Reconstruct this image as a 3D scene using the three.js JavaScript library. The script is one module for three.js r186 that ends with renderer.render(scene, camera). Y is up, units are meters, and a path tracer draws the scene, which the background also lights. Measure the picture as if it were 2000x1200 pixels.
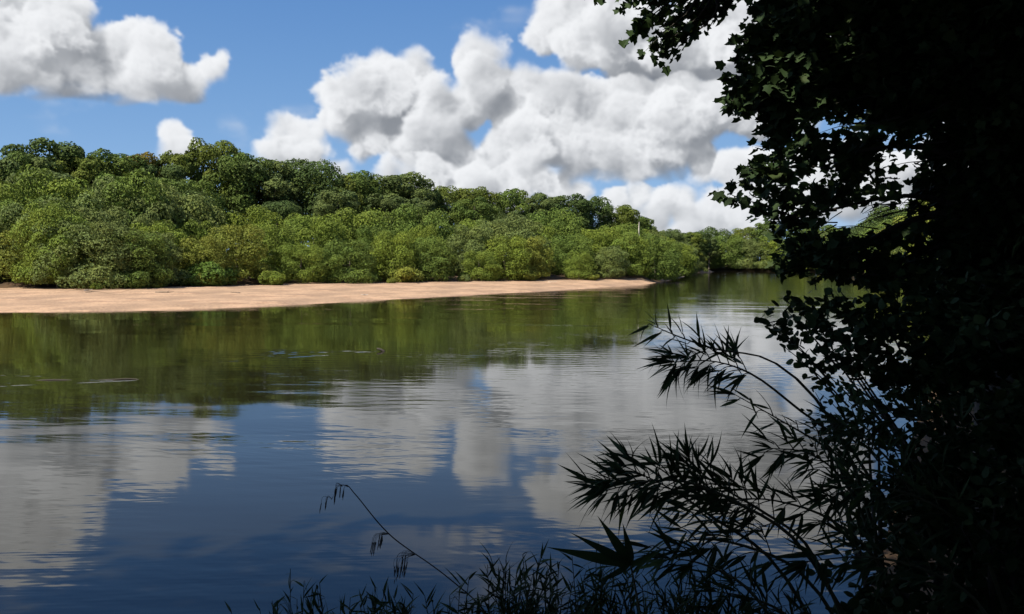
import * as THREE from 'three';
import { mergeGeometries } from 'three/addons/utils/BufferGeometryUtils.js';

// ---------------------------------------------------------------- camera, sky, sun, exposure
const scene = new THREE.Scene();
const camera = new THREE.PerspectiveCamera(36.8, 1024 / 614, 0.1, 4000);
camera.position.set(0, 3, 0);
camera.rotation.set(-0.0498, 0, 0);
const renderer = new THREE.WebGLRenderer({ antialias: true });
renderer.toneMapping = THREE.LinearToneMapping;
renderer.toneMappingExposure = 1.55;
renderer.shadowMap.enabled = true;

const SUN = new THREE.Vector3(-0.62, 1.0, 0.62).normalize();
const sun = new THREE.DirectionalLight(new THREE.Color().setRGB(1, 0.94, 0.82), 5);
sun.name = 'sun';
sun.target.position.set(0, 0, -90);
sun.position.copy(sun.target.position).addScaledVector(SUN, 300);
sun.castShadow = true;
sun.shadow.mapSize.set(4096, 4096);
Object.assign(sun.shadow.camera, { left: -180, right: 180, top: 180, bottom: -180, near: 1, far: 800 });
scene.add(sun, sun.target);

function rng(a) { return () => { a = (a + 0x6d2b79f5) | 0; let t = Math.imul(a ^ (a >>> 15), 1 | a); t = (t + Math.imul(t ^ (t >>> 7), 61 | t)) ^ t; return ((t ^ (t >>> 14)) >>> 0) / 4294967296; }; }
const lerp = (a, b, t) => a + (b - a) * t, clamp = (x, a = 0, b = 1) => Math.min(b, Math.max(a, x));
const smooth = (x, a, b) => { const t = clamp((x - a) / (b - a)); return t * t * (3 - 2 * t); };

// value noise in three dimensions
const HASH = (() => { const r = rng(77), h = new Float32Array(4096); for (let i = 0; i < 4096; i++) h[i] = r(); return h; })();
const PERM = (() => { const r = rng(5), p = new Uint16Array(8192), q = [...Array(4096).keys()]; for (let i = 4095; i > 0; i--) { const j = (r() * (i + 1)) | 0; [q[i], q[j]] = [q[j], q[i]]; } for (let i = 0; i < 8192; i++) p[i] = q[i & 4095]; return p; })();
function noise(x, y, z) {
  const ix = Math.floor(x), iy = Math.floor(y), iz = Math.floor(z);
  let fx = x - ix, fy = y - iy, fz = z - iz;
  fx = fx * fx * (3 - 2 * fx); fy = fy * fy * (3 - 2 * fy); fz = fz * fz * (3 - 2 * fz);
  const a = PERM[ix & 4095], b = PERM[(ix + 1) & 4095], y0 = iy & 4095, y1 = (iy + 1) & 4095, z0 = iz & 4095, z1 = (iz + 1) & 4095;
  const aa = PERM[(a + y0) & 4095], ab = PERM[(a + y1) & 4095], ba = PERM[(b + y0) & 4095], bb = PERM[(b + y1) & 4095];
  const l = (p, q, t) => p + (q - p) * t;
  return l(l(l(HASH[(aa + z0) & 4095], HASH[(ba + z0) & 4095], fx), l(HASH[(ab + z0) & 4095], HASH[(bb + z0) & 4095], fx), fy),
    l(l(HASH[(aa + z1) & 4095], HASH[(ba + z1) & 4095], fx), l(HASH[(ab + z1) & 4095], HASH[(bb + z1) & 4095], fx), fy), fz);
}
const GRAD = (() => { const r = rng(123), g = new Float32Array(4096 * 3); for (let i = 0; i < 4096; i++) { const z = r() * 2 - 1, a = r() * 6.2832, q = Math.sqrt(1 - z * z); g[i * 3] = q * Math.cos(a); g[i * 3 + 1] = q * Math.sin(a); g[i * 3 + 2] = z; } return g; })();
function perlin(x, y, z) {                                          // gradient noise, about -0.7 to 0.7
  const ix = Math.floor(x), iy = Math.floor(y), iz = Math.floor(z), fx = x - ix, fy = y - iy, fz = z - iz;
  const u = fx * fx * fx * (fx * (fx * 6 - 15) + 10), v = fy * fy * fy * (fy * (fy * 6 - 15) + 10), w = fz * fz * fz * (fz * (fz * 6 - 15) + 10);
  const A = PERM[ix & 4095], B = PERM[(ix + 1) & 4095], aa = PERM[(A + iy) & 4095], ab = PERM[(A + iy + 1) & 4095], ba = PERM[(B + iy) & 4095], bb = PERM[(B + iy + 1) & 4095];
  const g = (h, a, b, c) => { const k = PERM[h & 4095] * 3; return GRAD[k] * a + GRAD[k + 1] * b + GRAD[k + 2] * c; };
  const x00 = lerp(g(aa + iz, fx, fy, fz), g(ba + iz, fx - 1, fy, fz), u), x10 = lerp(g(ab + iz, fx, fy - 1, fz), g(bb + iz, fx - 1, fy - 1, fz), u);
  const x01 = lerp(g(aa + iz + 1, fx, fy, fz - 1), g(ba + iz + 1, fx - 1, fy, fz - 1), u), x11 = lerp(g(ab + iz + 1, fx, fy - 1, fz - 1), g(bb + iz + 1, fx - 1, fy - 1, fz - 1), u);
  return lerp(lerp(x00, x10, v), lerp(x01, x11, v), w);
}
const fbm2 = (x, y, o = 4) => { let s = 0, a = 0.5; for (let i = 0; i < o; i++) { s += a * noise(x, y, i * 7.3); x *= 2.03; y *= 2.03; a *= 0.5; } return s; };

// Cumulus clouds: each a heap of round billows (azimuth from -z towards +x, elevation, radius; degrees) over a flat base.
const CLOUDS = [
  { base: 9.40, p: [-27.93,12.77,3.02,-26.2,12.7,1.9,-25.73,11.15,1.75,-28.23,10.65,2.54,-27.27,9.4,1.9,-25.25,9.7,1.75,-22.74,10.86,1.97,-20.98,11.27,1.52,-23.66,11.33,1.43,-21.95,9.94,1.75,-20.17,10.2,1.43,-24.49,9.07,1.27,-22.37,9.07,1.11,-18.91,10.42,1.08,-17.92,11.05,0.83,-17.28,11.51,0.63,-18.19,11.68,0.44,-17.35,10.94,0.63,-26.54,8.92,1.11] },
  { base: 5.19, p: [-10.42,9.64,1.27,-9.19,10.27,1.59,-8.05,11.28,1.08,-7.04,10.32,1.43,-5.79,11.09,1.33,-4.71,9.92,1.43,-9.66,8.76,1.59,-7.2,8.82,1.75,-4.71,8.4,1.75,-2.35,12.33,1.21,-1.41,12.48,1.02,-1.88,11.14,1.59,-0.79,10.4,1.43,1.1,10.85,1.08,2.04,10.09,1.43,0.31,9.19,1.59,-2.99,9.63,1.43,-8.75,7.67,1.27,-6.28,7.16,1.43,-3.78,7.03,1.43,3.14,9.18,1.9,3.15,7.5,1.9,1.26,7.2,1.75,-0.63,6.59,1.27,5.02,8.7,2.22,5.66,6.86,1.9,7.51,8.96,2.38,8.14,6.83,2.06,10.27,9.2,2.22,9.68,7.1,1.9,12.08,9.44,1.9,13.58,9.68,1.9,3.78,5.64,1.11,6.29,5.47,1.11,8.77,5.44,1.11,11.21,6.46,1.11,15.35,9.01,1.59] },
  { base: 10.31, p: [1.94,13.36,0.95,2.66,14.23,1.33,4.06,14.93,1.59,4.38,13.33,1.59,6.55,14.01,2.22,6.87,12.25,1.59,9.02,13.07,2.22,9.34,11.3,1.43,11.44,13.26,2.38,11.76,11.51,1.59,13.53,13.44,2.22,13.85,11.7,1.59,15.87,13.3,2.54,16.19,11.58,1.9,18.72,13.38,2.54,19.31,11.67,1.9] },
  { base: 12.5, p: [-29.5,14.3,1.6,-26.8,14.2,1.3,-24.8,13.6,0.9] },
  { base: 16.4, p: [-4.6,16.9,0.4,-3.4,17.2,0.55,-2.2,17.4,0.6,-1.0,17.1,0.45] },
  { base: 5.66, p: [-19.81,7.01,0.83,-20.38,6.47,0.7,-19.26,6.51,0.79,-19.83,6.05,0.95] },
  { base: 5.19, p: [-14.05,7.65,0.83,-13.15,7.55,0.95,-12.26,7.28,0.89,-11.66,6.6,0.83,-13.61,6.4,1.27,-12.42,6.13,1.27,-10.91,5.71,0.63,-10.46,5.26,0.7,-14.51,6.23,0.89] },
  { base: 2.53, p: [-7.38,5.61,0.89,-6.29,5.87,0.89,-5.04,5.63,1.27,-3.47,5.34,1.43,-1.58,5.65,1.27,0.0,5.5,1.33,1.58,5.03,1.21,2.84,4.56,1.02,-4.42,4.4,1.27,-2.21,4.25,1.43,0.0,4.25,1.43,4.1,4.24,0.89] },
  { base: 0.32, p: [6.45,3.92,0.83,7.85,3.9,1.08,9.25,3.73,1.08,10.48,3.1,1.14,8.79,2.81,1.27,6.93,2.82,1.14,11.82,5.54,0.95,13.33,5.66,1.08,14.67,5.32,1.21,15.99,5.14,1.27,12.45,3.39,1.08,13.95,3.06,1.14,15.43,3.35,1.21,10.34,1.87,1.02,12.47,1.85,1.02,14.56,1.84,1.02] },
  { base: 1.90, p: [18.29,5.37,1.59,20.53,5.59,1.43,22.19,4.66,1.43,20.01,3.85,1.59,17.75,3.31,1.59,22.76,3.2,1.59,25.1,4.56,1.9,26.32,7.29,1.59,27.63,5.01,2.22,17.1,8.35,0.95,26.24,10.83,1.9,28.19,12.22,2.22] },
];
{
  const r = rng(41);
  for (let k = 0; k < 46; k++) {                                   // the same kind of clouds all round and overhead
    const el = 3 + 50 * r() ** 1.4; let az = -180 + 360 * ((k + r()) / 46);
    const big = 1.4 + 2.2 * r() + el * 0.03;
    if (Math.abs(az) < 34 + 3 * big && el < 31) continue;
    const p = [], n = 7 + (r() * 9 | 0), wide = big * (1.8 + 2 * r());
    for (let i = 0; i < n; i++) { const t = r() * 2 - 1; p.push(az + t * wide / Math.cos(el * Math.PI / 180), el + big * (0.3 + 1.1 * r() * (1 - t * t)), big * (0.55 + 0.5 * r())); }
    CLOUDS.push({ base: el, p });
  }
}
function makeSky() {
  const W = 4096, H = 2048, D = 180 / Math.PI, data = new Float32Array(W * H * 4);
  const puffs = [], r0 = rng(9);
  for (const [id, c] of CLOUDS.entries()) for (let i = 0; i < c.p.length; i += 3) puffs.push({ u: c.p[i], v: c.p[i + 1], r: c.p[i + 2], w: (r0() - 0.5) * 1.3 * c.p[i + 2], base: c.base, id });
  const NB = 90, bins = Array.from({ length: NB }, () => []);
  for (const q of puffs) for (let b = 0; b < NB; b++) { const c = b * 4 - 178; let d = Math.abs(((q.u - c + 540) % 360) - 180); if (d < 2 + q.r / Math.cos(q.v / D) * 1.6 + 4) bins[b].push(q); }
  const L = [-0.52, 0.72, 0.46];
  let cand = [], nc = 0, winner = 0, height = 0;
  const field = (u, v, w, oct, only = -1) => {
    let m = -9, rr = 1, base = 0, acc = 0;
    for (let i = 0; i < nc; i++) {
      const q = cand[i]; if (only >= 0 && q.id !== only) continue; const dx = q.du + u, dy = v - q.v, dz = w - q.w, d2 = dx * dx + dy * dy + dz * dz;
      if (d2 > q.r * q.r * 3.2) continue;
      const s = q.r - Math.sqrt(d2);
      if (s > m) { m = s; rr = q.r; base = q.base; if (only < 0) { winner = q.id; height = q.base; } }
      if (s > 0) acc += s;
    }
    if (m < -0.8 * rr) return -1;
    m = Math.min(m + 0.12 * acc, 1.6 * rr);
    let a = 0.62 * Math.sqrt(rr), n = 0, x = (u + u0) * 0.55 + 31.7, y = v * 0.62 + 8.1, z = w * 0.55 + 3.3;
    for (let i = 0; i < oct; i++) {
      const g = perlin(x, y, z); n += a * (i < 1 ? g * 1.3 : 0.30 - Math.abs(g) * 1.5);
      const tx = 1.66 * x + 1.13 * y + 0.35 * z + 5.2, ty = -1.05 * x + 1.62 * y - 0.6 * z + 1.7, tz = -0.55 * x + 0.33 * y + 1.98 * z + 9.1; x = tx; y = ty; z = tz; a *= 0.6;
    }
    m += n * 1.3 + 0.17 * rr;
    const under = (v - base + 0.5) * 0.9 + perlin((u + u0) * 0.5, v * 1.4 + 3, w * 0.5) * 1.0;
    return Math.min(m, under);
  };
  let u0 = 0;
  function skyAt(az, el, out, steps, oct) {
    const s = Math.sin(Math.max(0, el) / D), t = Math.pow(1 - s, 3.2);
    let R = lerp(0.030, 0.27, t), G = lerp(0.135, 0.52, t), B = lerp(0.45, 0.84, t);
    const hz = Math.exp(-Math.max(0, el) / 4.5) * 0.45;
    R = lerp(R, 0.62, hz); G = lerp(G, 0.70, hz); B = lerp(B, 0.80, hz);
    // thin high wisps
    const wsp = smooth(fbm2(az * 0.10 + 40, el * 0.34 + 9, 5), 0.52, 0.74) * smooth(fbm2(az * 0.6, el * 0.9, 4), 0.38, 0.62) * 0.4 * smooth(el, 1, 5);
    R = lerp(R, 0.80, wsp); G = lerp(G, 0.83, wsp); B = lerp(B, 0.87, wsp);
    nc = 0; let far = 0;
    const bin = bins[clamp(Math.floor((az + 180) / 4), 0, NB - 1)], ce = Math.cos(Math.min(80, el) / D);
    for (const q of bin) {
      const du = ((az - q.u + 540) % 360 - 180) * ce, dv = el - q.v;
      if (du * du + dv * dv < (q.r * 1.5 + 3.2) ** 2) { q.du = du; cand[nc++] = q; if (du * du + dv * dv < (q.r * 1.6) ** 2) far = Math.max(far, q.r * 1.6); }
    }
    if (far && el > -0.5) {
      u0 = az * ce;
      const dw = 2 * far / steps; let T = 1, cr = 0, cg = 0, cb = 0;
      for (let i = 0, w = far; i < steps && T > 0.02; i++, w -= dw) {
        const m = field(0, el, w, oct);
        if (m <= 0) continue;
        const soft = 0.2 + 1.1 * smooth(perlin(u0 * 0.3 + 60, el * 0.45, w * 0.3), -0.12, 0.3) + 0.7 * smooth(el - height, 1.8, 0.2), dens = Math.min(1, m / soft) ** 1.3 * 3.2, a = 1 - Math.exp(-dens * dw);
        const own = winner; let tau = 0, st = 0.16, p = 0;
        for (let k = 0; k < 6; k++) { p += st; const g = field(L[0] * p, el + L[1] * p, w + L[2] * p, k < 2 ? Math.min(4, oct) : 2, own); if (g > 0) tau += Math.min(1, g / 0.5) * st; st *= 1.75; }
        const lit = 0.50 * Math.exp(-tau * 1.5) + 0.46 * Math.exp(-tau * 0.36);
        const amb = 0.15;
        cr += T * a * (lit * 0.83 + amb * 0.88); cg += T * a * (lit * 0.825 + amb * 1.0); cb += T * a * (lit * 0.815 + amb * 1.2);
        T *= 1 - a;
      }
      const k = 1 - T, air = Math.exp(-Math.max(0.5, el) / 3.2) * 0.22;
      if (k > 0.003) { R = R * T + lerp(cr, 0.66 * k, air); G = G * T + lerp(cg, 0.72 * k, air); B = B * T + lerp(cb, 0.8 * k, air); }
    }
    out[0] = R / 1.55; out[1] = G / 1.55; out[2] = B / 1.55;
  }
  const c = [0, 0, 0], w2 = 1024, h2 = 300, low = new Float32Array(w2 * h2 * 3);      // whole dome, coarse
  for (let y = 0; y < h2; y++) for (let x = 0; x < w2; x++) {
    const el = (y + 0.5) / h2 * 90, az = ((x + 0.5) / w2) * 360 - 180;
    if (Math.abs(az) < 38 && el < 27) continue;
    skyAt(az, el, c, 14, 3); low.set(c, (y * w2 + x) * 3);
  }
  for (let row = 0; row < H; row++) {
    const el = ((row + 0.5) / H - 0.5) * 180;
    for (let col = 0; col < W; col++) {
      let az = (((col + 0.5) / W - 0.5) * 2 * Math.PI + Math.PI / 2) * D; if (az > 180) az -= 360;
      const o = (row * W + col) * 4; data[o + 3] = 1;
      if (el < 0) { data[o] = 0.10; data[o + 1] = 0.12; data[o + 2] = 0.09; continue; }
      if (Math.abs(az) < 36 && el < 25.5) { skyAt(az, el, c, 30, 5); data.set(c, o); continue; }
      const fx = (az + 180) / 360 * w2 - 0.5, fy = clamp(el / 90 * h2 - 0.5, 0, h2 - 1.001), x0 = Math.floor(fx), y0 = Math.floor(fy), tx = fx - x0, ty = fy - y0;
      for (let k = 0; k < 3; k++) {
        const g = (x, y) => low[(Math.min(y, h2 - 1) * w2 + ((x + w2) % w2)) * 3 + k];
        data[o + k] = lerp(lerp(g(x0, y0), g(x0 + 1, y0), tx), lerp(g(x0, y0 + 1), g(x0 + 1, y0 + 1), tx), ty);
      }
    }
  }
  const t = new THREE.DataTexture(data, W, H, THREE.RGBAFormat, THREE.FloatType);
  t.mapping = THREE.EquirectangularReflectionMapping; t.magFilter = THREE.LinearFilter; t.minFilter = THREE.LinearFilter; t.needsUpdate = true;
  return t;
}
const skyTex = makeSky();
scene.background = skyTex;
scene.environment = skyTex;

// ---------------------------------------------------------------- helpers
const used = new Map();
function numbered(n) { const k = used.get(n) ?? 0; used.set(n, k + 1); return k ? n + '_' + String(k).padStart(3, '0') : n; }
function shade(o) { o.traverse((m) => { if (m.isMesh) { m.castShadow = true; m.receiveShadow = true; } }); return o; }
function thing(name, label, category, group) { const g = new THREE.Group(); g.name = numbered(name); g.userData = { label, category }; if (group) g.userData.group = group; scene.add(g); return g; }
function part(name, geometry, material, parent, kind) { const m = new THREE.Mesh(geometry, material); m.name = name; m.castShadow = m.receiveShadow = true; if (kind) m.userData.kind = kind; parent.add(m); return m; }
function structure(name, geometry, material, label, category) { const m = new THREE.Mesh(geometry, material); m.name = name; m.userData = { kind: 'structure', label, category }; m.castShadow = m.receiveShadow = true; scene.add(m); return m; }
const V = (x, y, z) => new THREE.Vector3(x, y, z);
const lin = (r, g, b) => new THREE.Color().setRGB(r, g, b);
function sheet(nu, nv, at) {                                        // a grid of points, uv in metres (x, z)
  const p = new Float32Array(nu * nv * 3), uv = new Float32Array(nu * nv * 2), ix = [];
  for (let j = 0; j < nv; j++) for (let i = 0; i < nu; i++) { const q = at(i, j), k = j * nu + i; p.set(q, k * 3); uv[k * 2] = q[0]; uv[k * 2 + 1] = q[2]; if (i < nu - 1 && j < nv - 1) ix.push(k, k + 1, k + nu, k + 1, k + nu + 1, k + nu); }
  const g = new THREE.BufferGeometry(); g.setAttribute('position', new THREE.BufferAttribute(p, 3)); g.setAttribute('uv', new THREE.BufferAttribute(uv, 2)); g.setIndex(ix); g.computeVertexNormals(); return g;
}
function tube(points, radii, sides = 6) {                           // a tapered limb along points
  const curve = new THREE.CatmullRomCurve3(points.map((p) => Array.isArray(p) ? V(...p) : p)), n = Math.max(4, points.length * 3), fr = curve.computeFrenetFrames(n, false), pos = [], ix = [], uv = [];
  for (let i = 0; i <= n; i++) {
    const t = i / n, c = curve.getPoint(t), f = t * (radii.length - 1), k = Math.min(radii.length - 2, Math.floor(f)), r = lerp(radii[k], radii[k + 1], f - k);
    for (let s = 0; s <= sides; s++) { const a = s / sides * Math.PI * 2, N = fr.normals[i], B = fr.binormals[i]; pos.push(c.x + r * (Math.cos(a) * N.x + Math.sin(a) * B.x), c.y + r * (Math.cos(a) * N.y + Math.sin(a) * B.y), c.z + r * (Math.cos(a) * N.z + Math.sin(a) * B.z)); uv.push(s / sides * r * 6.28, t * curve.getLength()); }
  }
  for (let i = 0; i < n; i++) for (let s = 0; s < sides; s++) { const a = i * (sides + 1) + s, b = a + sides + 1; ix.push(a, b, a + 1, b, b + 1, a + 1); }
  const g = new THREE.BufferGeometry(); g.setAttribute('position', new THREE.Float32BufferAttribute(pos, 3)); g.setAttribute('uv', new THREE.Float32BufferAttribute(uv, 2)); g.setIndex(ix); g.computeVertexNormals(); return g;
}
function dataTex(n, fill, float = false, srgb = false) {
  const d = float ? new Float32Array(n * n * 4) : new Uint8Array(n * n * 4);
  for (let y = 0; y < n; y++) for (let x = 0; x < n; x++) { const c = fill(x / n, y / n), o = (y * n + x) * 4; for (let k = 0; k < 3; k++) d[o + k] = float ? c[k] : clamp(c[k]) * 255; d[o + 3] = float ? 1 : 255; }
  const t = new THREE.DataTexture(d, n, n, THREE.RGBAFormat, float ? THREE.FloatType : THREE.UnsignedByteType);
  t.wrapS = t.wrapT = THREE.RepeatWrapping; t.magFilter = THREE.LinearFilter; t.minFilter = THREE.LinearFilter; if (srgb) t.colorSpace = THREE.SRGBColorSpace; t.needsUpdate = true; return t;
}
// tiling noise: blend of shifted copies
const tile = (u, v, f, o, seed = 0) => { const g = (a, b) => fbm2(a * f + seed, b * f + seed * 1.7, o), s = smooth(u, 0, 1), t = smooth(v, 0, 1); return lerp(lerp(g(u, v), g(u - 1, v), s), lerp(g(u, v - 1), g(u - 1, v - 1), s), t); };

// ---------------------------------------------------------------- water
const WAKES = [{ x: -9.5, z: -23.3, k: 0.30, len: 7.5, a: 0.024, dz: 0.10 }, { x: -4.4, z: -30.6, k: 0.42, len: 6.5, a: 0.026, dz: 0.30 }, { x: 12.2, z: -86, k: 0.05, len: 8, a: 0.02, dz: 0 }];
function waterHeight(x, z) {
  let h = 0;
  for (const w of WAKES) {
    const along = w.x - x; if (along < -0.25 || along > w.len) continue;
    const side = z - w.z - along * w.dz, fade = smooth(along, -0.2, 0.3) * (1 - smooth(along, w.len * 0.3, w.len));
    const width = 0.12 + along * w.k, patch = smooth(noise(x * 0.9 + 3, z * 2.2, 8), 0.35, 0.7);
    for (const s of [-1, 1]) { const e = side * s - width + 0.1 * (noise(x * 1.6, s * 9, 2) - 0.5); h += w.a * 0.22 * fade * (0.3 + patch) * Math.exp(-(e * e) / 0.02) * Math.cos(e * 20); }
    h += w.a * 0.8 * fade * Math.exp(-(side * side) / (width * width)) * patch * (perlin(x * 1.7, z * 4.6, 4) + 0.6 * perlin(x * 4.1, z * 9, 7));
  }
  const swell = 0.0016 * (noise(x * 0.22, z * 0.5, 1.5) - 0.5) + 0.0005 * (noise(x * 0.9, z * 1.7, 9.5) - 0.5);
  return h + swell;
}
{
  const axis = (cuts) => { const a = []; for (const [from, to, step] of cuts) for (let v = from; v < to - 1e-6; v += step) a.push(v); a.push(cuts[cuts.length - 1][1]); return a; };
  const xs = axis([[-900, -120, 60], [-120, -40, 5], [-40, -18, 1.0], [-18, -3, 0.09], [-3, 14, 0.25], [14, 40, 1], [40, 160, 5], [160, 900, 60]]);
  const zs = axis([[-1200, -300, 60], [-300, -100, 4], [-100, -45, 0.6], [-45, -33, 0.3], [-33, -21, 0.09], [-21, -2, 0.2], [-2, 30, 4], [30, 330, 60]]);
  const g = sheet(xs.length, zs.length, (i, j) => [xs[i], waterHeight(xs[i], zs[j]), zs[j]]);
  g.index.array.reverse(); g.computeVertexNormals();
  const r = rng(19), N = 1024, S = 14, waves = [];
  for (let i = 0; i < 70; i++) {
    const L = 0.075 * Math.pow(9, r()), dir = (r() - 0.5) * 1.7 + Math.PI / 2 + 0.2, kx = Math.round(Math.cos(dir) * S / L * 0.55), kz = Math.round(Math.sin(dir) * S / L);
    if (kx || kz) waves.push([kx * 6.28318530718, kz * 6.28318530718, r() * 6.28, L * 0.2, i % 3]);
  }
  const M = 256, gain = [0, 1, 2].map((k) => { const a = new Float32Array(M * M); for (let y = 0; y < M; y++) for (let x = 0; x < M; x++) a[y * M + x] = 0.15 + 1.3 * smooth(tile(x / M, y / M, 5, 3, 11 + k * 9), 0.36, 0.62); return a; });
  const bump = dataTex(N, (u, v) => { let h = 0; const m = ((v * M) | 0) * M + ((u * M) | 0); for (const w of waves) h += w[3] * gain[w[4]][m] * Math.sin(w[0] * u + w[1] * v + w[2]); return [h, h, h]; }, true);
  bump.repeat.set(1 / S, 1 / S);
  const K = 512, S2 = 61, hs = new Float32Array(K * K);
  const big = []; for (let i = 0; i < 40; i++) { const L = 0.9 * Math.pow(7, r()), dir = (r() - 0.5) * 1.9 + Math.PI / 2, kx = Math.round(Math.cos(dir) * S2 / L * 0.5), kz = Math.round(Math.sin(dir) * S2 / L); big.push([kx * 6.28318530718, kz * 6.28318530718, r() * 6.28, 0.0006 * Math.pow(L, 0.3)]); }
  const slope = dataTex(K, (u, v) => { let sx = 0, sz = 0; const m = 0.35 + 1.3 * smooth(tile(u, v, 7, 3, 3), 0.36, 0.6); for (const w of big) { const c = Math.cos(w[0] * u + w[1] * v + w[2]) * w[3] * m, l = Math.hypot(w[0], w[1]); sx += c * w[0] / l; sz += c * w[1] / l; } return [0.5 - sx * 0.5, 0.5 - sz * 0.5, 1]; }, true);
  slope.repeat.set(1 / S2, 1 / S2); slope.rotation = 0.13;
  const water = new THREE.MeshPhysicalMaterial({ color: lin(0.012, 0.0105, 0.004), roughness: 0.045, ior: 1.33, bumpMap: bump, bumpScale: 0.0012, normalMap: slope });
  water.name = 'river water';
  structure('river', g, water, 'calm brown-green river mirroring the clouds and the wooded bank', 'river');
}

// ---------------------------------------------------------------- far bank: sandbar and forest floor
const SHORE = [[-92, -44], [-60, -49], [-44, -52], [-30.0, -54.1], [-24.5, -55.2], [-19.4, -58.2], [-14.3, -64.4], [-8.2, -74.2], [0, -87.4], [5.3, -95], [12, -108.4], [17.8, -121], [23.1, -139], [29.6, -164.3], [36.5, -193.6], [46.5, -233], [56, -255]].map(([x, z]) => V(x, 0, z));
const shoreCurve = new THREE.CatmullRomCurve3(SHORE, false, 'centripetal');
const SN = 220, shorePts = shoreCurve.getPoints(SN);
const inland = shorePts.map((p, i) => { let t = V(0, 0, 0); for (let k = -6; k <= 6; k++) { const a = shorePts[clamp(i + k, 0, SN - 1)], b = shorePts[clamp(i + k + 1, 1, SN)]; t.add(b).sub(a); } t.normalize(); return V(t.z, 0, -t.x); });
const sandWidth = (i) => { const z = shorePts[i].z; return 25 * smooth(z, -125, -58) * 0.62 + 25 * 0.38 * smooth(z, -132, -100) + 0.8; };
function bankHeight(d, w, x, z) {
  const sand = d < 0 ? d * 0.07 : 0.10 * (1 - Math.exp(-d / 0.5)) + 0.08 * smooth(d, 1.3 + 0.8 * noise(x * 0.3, z * 0.3, 2), 1.5 + 0.8 * noise(x * 0.3, z * 0.3, 2)) * smooth(w, 6, 16) + 0.5 * smooth(d, 0.4, Math.max(2, w));
  return sand + (d > w ? 0.45 * smooth(d - w, 0, 3) + 0.012 * Math.max(0, d - w - 3) : 0) + (d > 0.3 ? 0.09 * (fbm2(x * 0.16, z * 0.16, 4) - 0.47) : 0);
}
function bankPoint(i, d) { const p = shorePts[i], n = inland[i], x = p.x + n.x * d, z = p.z + n.z * d; return [x, bankHeight(d, sandWidth(i), x, z), z]; }
{
  const ds = [-8, -3, -1, -0.4, 0, 0.15, 0.35, 0.6, 0.9, 1.3, 1.9, 2.7]; const nd = 40;
  const g = sheet(SN + 1, ds.length + nd, (i, j) => bankPoint(i, j < ds.length ? ds[j] : lerp(2.7, Math.max(4, sandWidth(i) + 5), (j - ds.length + 1) / nd)));
  g.index.array.reverse(); g.computeVertexNormals();
  const grain = dataTex(512, (u, v) => { const a = tile(u, v, 6, 5, 2), b = tile(u, v, 60, 3, 8), s = smooth(tile(u, v * 0.999, 9, 3, 21), 0.5, 0.66); const k = 0.86 + 0.55 * (a - 0.47) + 0.34 * (b - 0.45); return [0.735 * k - 0.05 * s, 0.60 * k - 0.055 * s, 0.478 * k - 0.05 * s]; }, false, true);
  grain.repeat.set(1 / 9, 1 / 9);
  const rel = dataTex(512, (u, v) => { const h = 0.6 * tile(u, v, 8, 4, 31) + 0.4 * tile(u, v, 40, 3, 12); return [h, h, h]; }); rel.repeat.set(1 / 5, 1 / 5);
  structure('sandbar', g, new THREE.MeshStandardMaterial({ map: grain, roughness: 0.95, bumpMap: rel, bumpScale: 0.12 }), 'long pale orange sandbar along the far bank', 'sandbar');
  const fd = [0, 1, 2.5, 5, 9, 15, 25, 40, 70, 120, 220, 420];
  const f = sheet(SN + 1, fd.length, (i, j) => { const d = sandWidth(i) + 1.2 * (noise(i * 0.5, 3, 3) - 0.5) + fd[j], q = bankPoint(i, d); q[1] += j ? 0.05 : -0.05; return q; });
  f.index.array.reverse(); f.computeVertexNormals();
  const litter = dataTex(256, (u, v) => { const a = tile(u, v, 12, 4, 5); return [0.20 + 0.20 * a, 0.15 + 0.14 * a, 0.09 + 0.08 * a]; }, false, true); litter.repeat.set(1 / 6, 1 / 6);
  globalThis.litterTex = litter;
  structure('forest_floor', f, new THREE.MeshStandardMaterial({ map: litter, roughness: 1 }), 'brown leaf-littered ground under the far trees', 'ground');
}
// the river bend and the right bank beyond it
const BEND = [[40, -262], [52, -264], [71.5, -260], [82, -248], [79, -222], [72, -200], [66, -172], [60, -140], [50, -105], [40, -80]].map(([x, z]) => V(x, 0, z));
const bendPts = new THREE.CatmullRomCurve3(BEND).getPoints(80);
{
  const fd = [-6, -1, 0, 0.6, 1.2, 3, 8, 20, 60, 200, 500];
  const nrm = bendPts.map((p, i) => { const a = bendPts[Math.max(0, i - 4)], b = bendPts[Math.min(80, i + 4)], t = b.clone().sub(a).normalize(); return V(-t.z * -1, 0, -t.x); });
  const g = sheet(81, fd.length, (i, j) => { const d = fd[j], n = nrm[i], x = bendPts[i].x + n.x * d, z = bendPts[i].z + n.z * d; return [x, d < 0 ? d * 0.2 : 0.9 * smooth(d, 0, 1.4) + 0.25 * (fbm2(x * 0.3, z * 0.3, 3) - 0.45) * smooth(d, 0, 1) + 0.004 * d, z]; });
  const clay = dataTex(256, (u, v) => { const a = tile(u, v, 8, 5, 15); return [0.18 + 0.16 * a, 0.15 + 0.13 * a, 0.10 + 0.08 * a]; }, false, true); clay.repeat.set(1 / 8, 1 / 8);
  structure('far_bank', g, new THREE.MeshStandardMaterial({ map: clay, roughness: 1, side: THREE.DoubleSide }), 'low dark earth bank where the river bends out of sight', 'riverbank');
}
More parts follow.
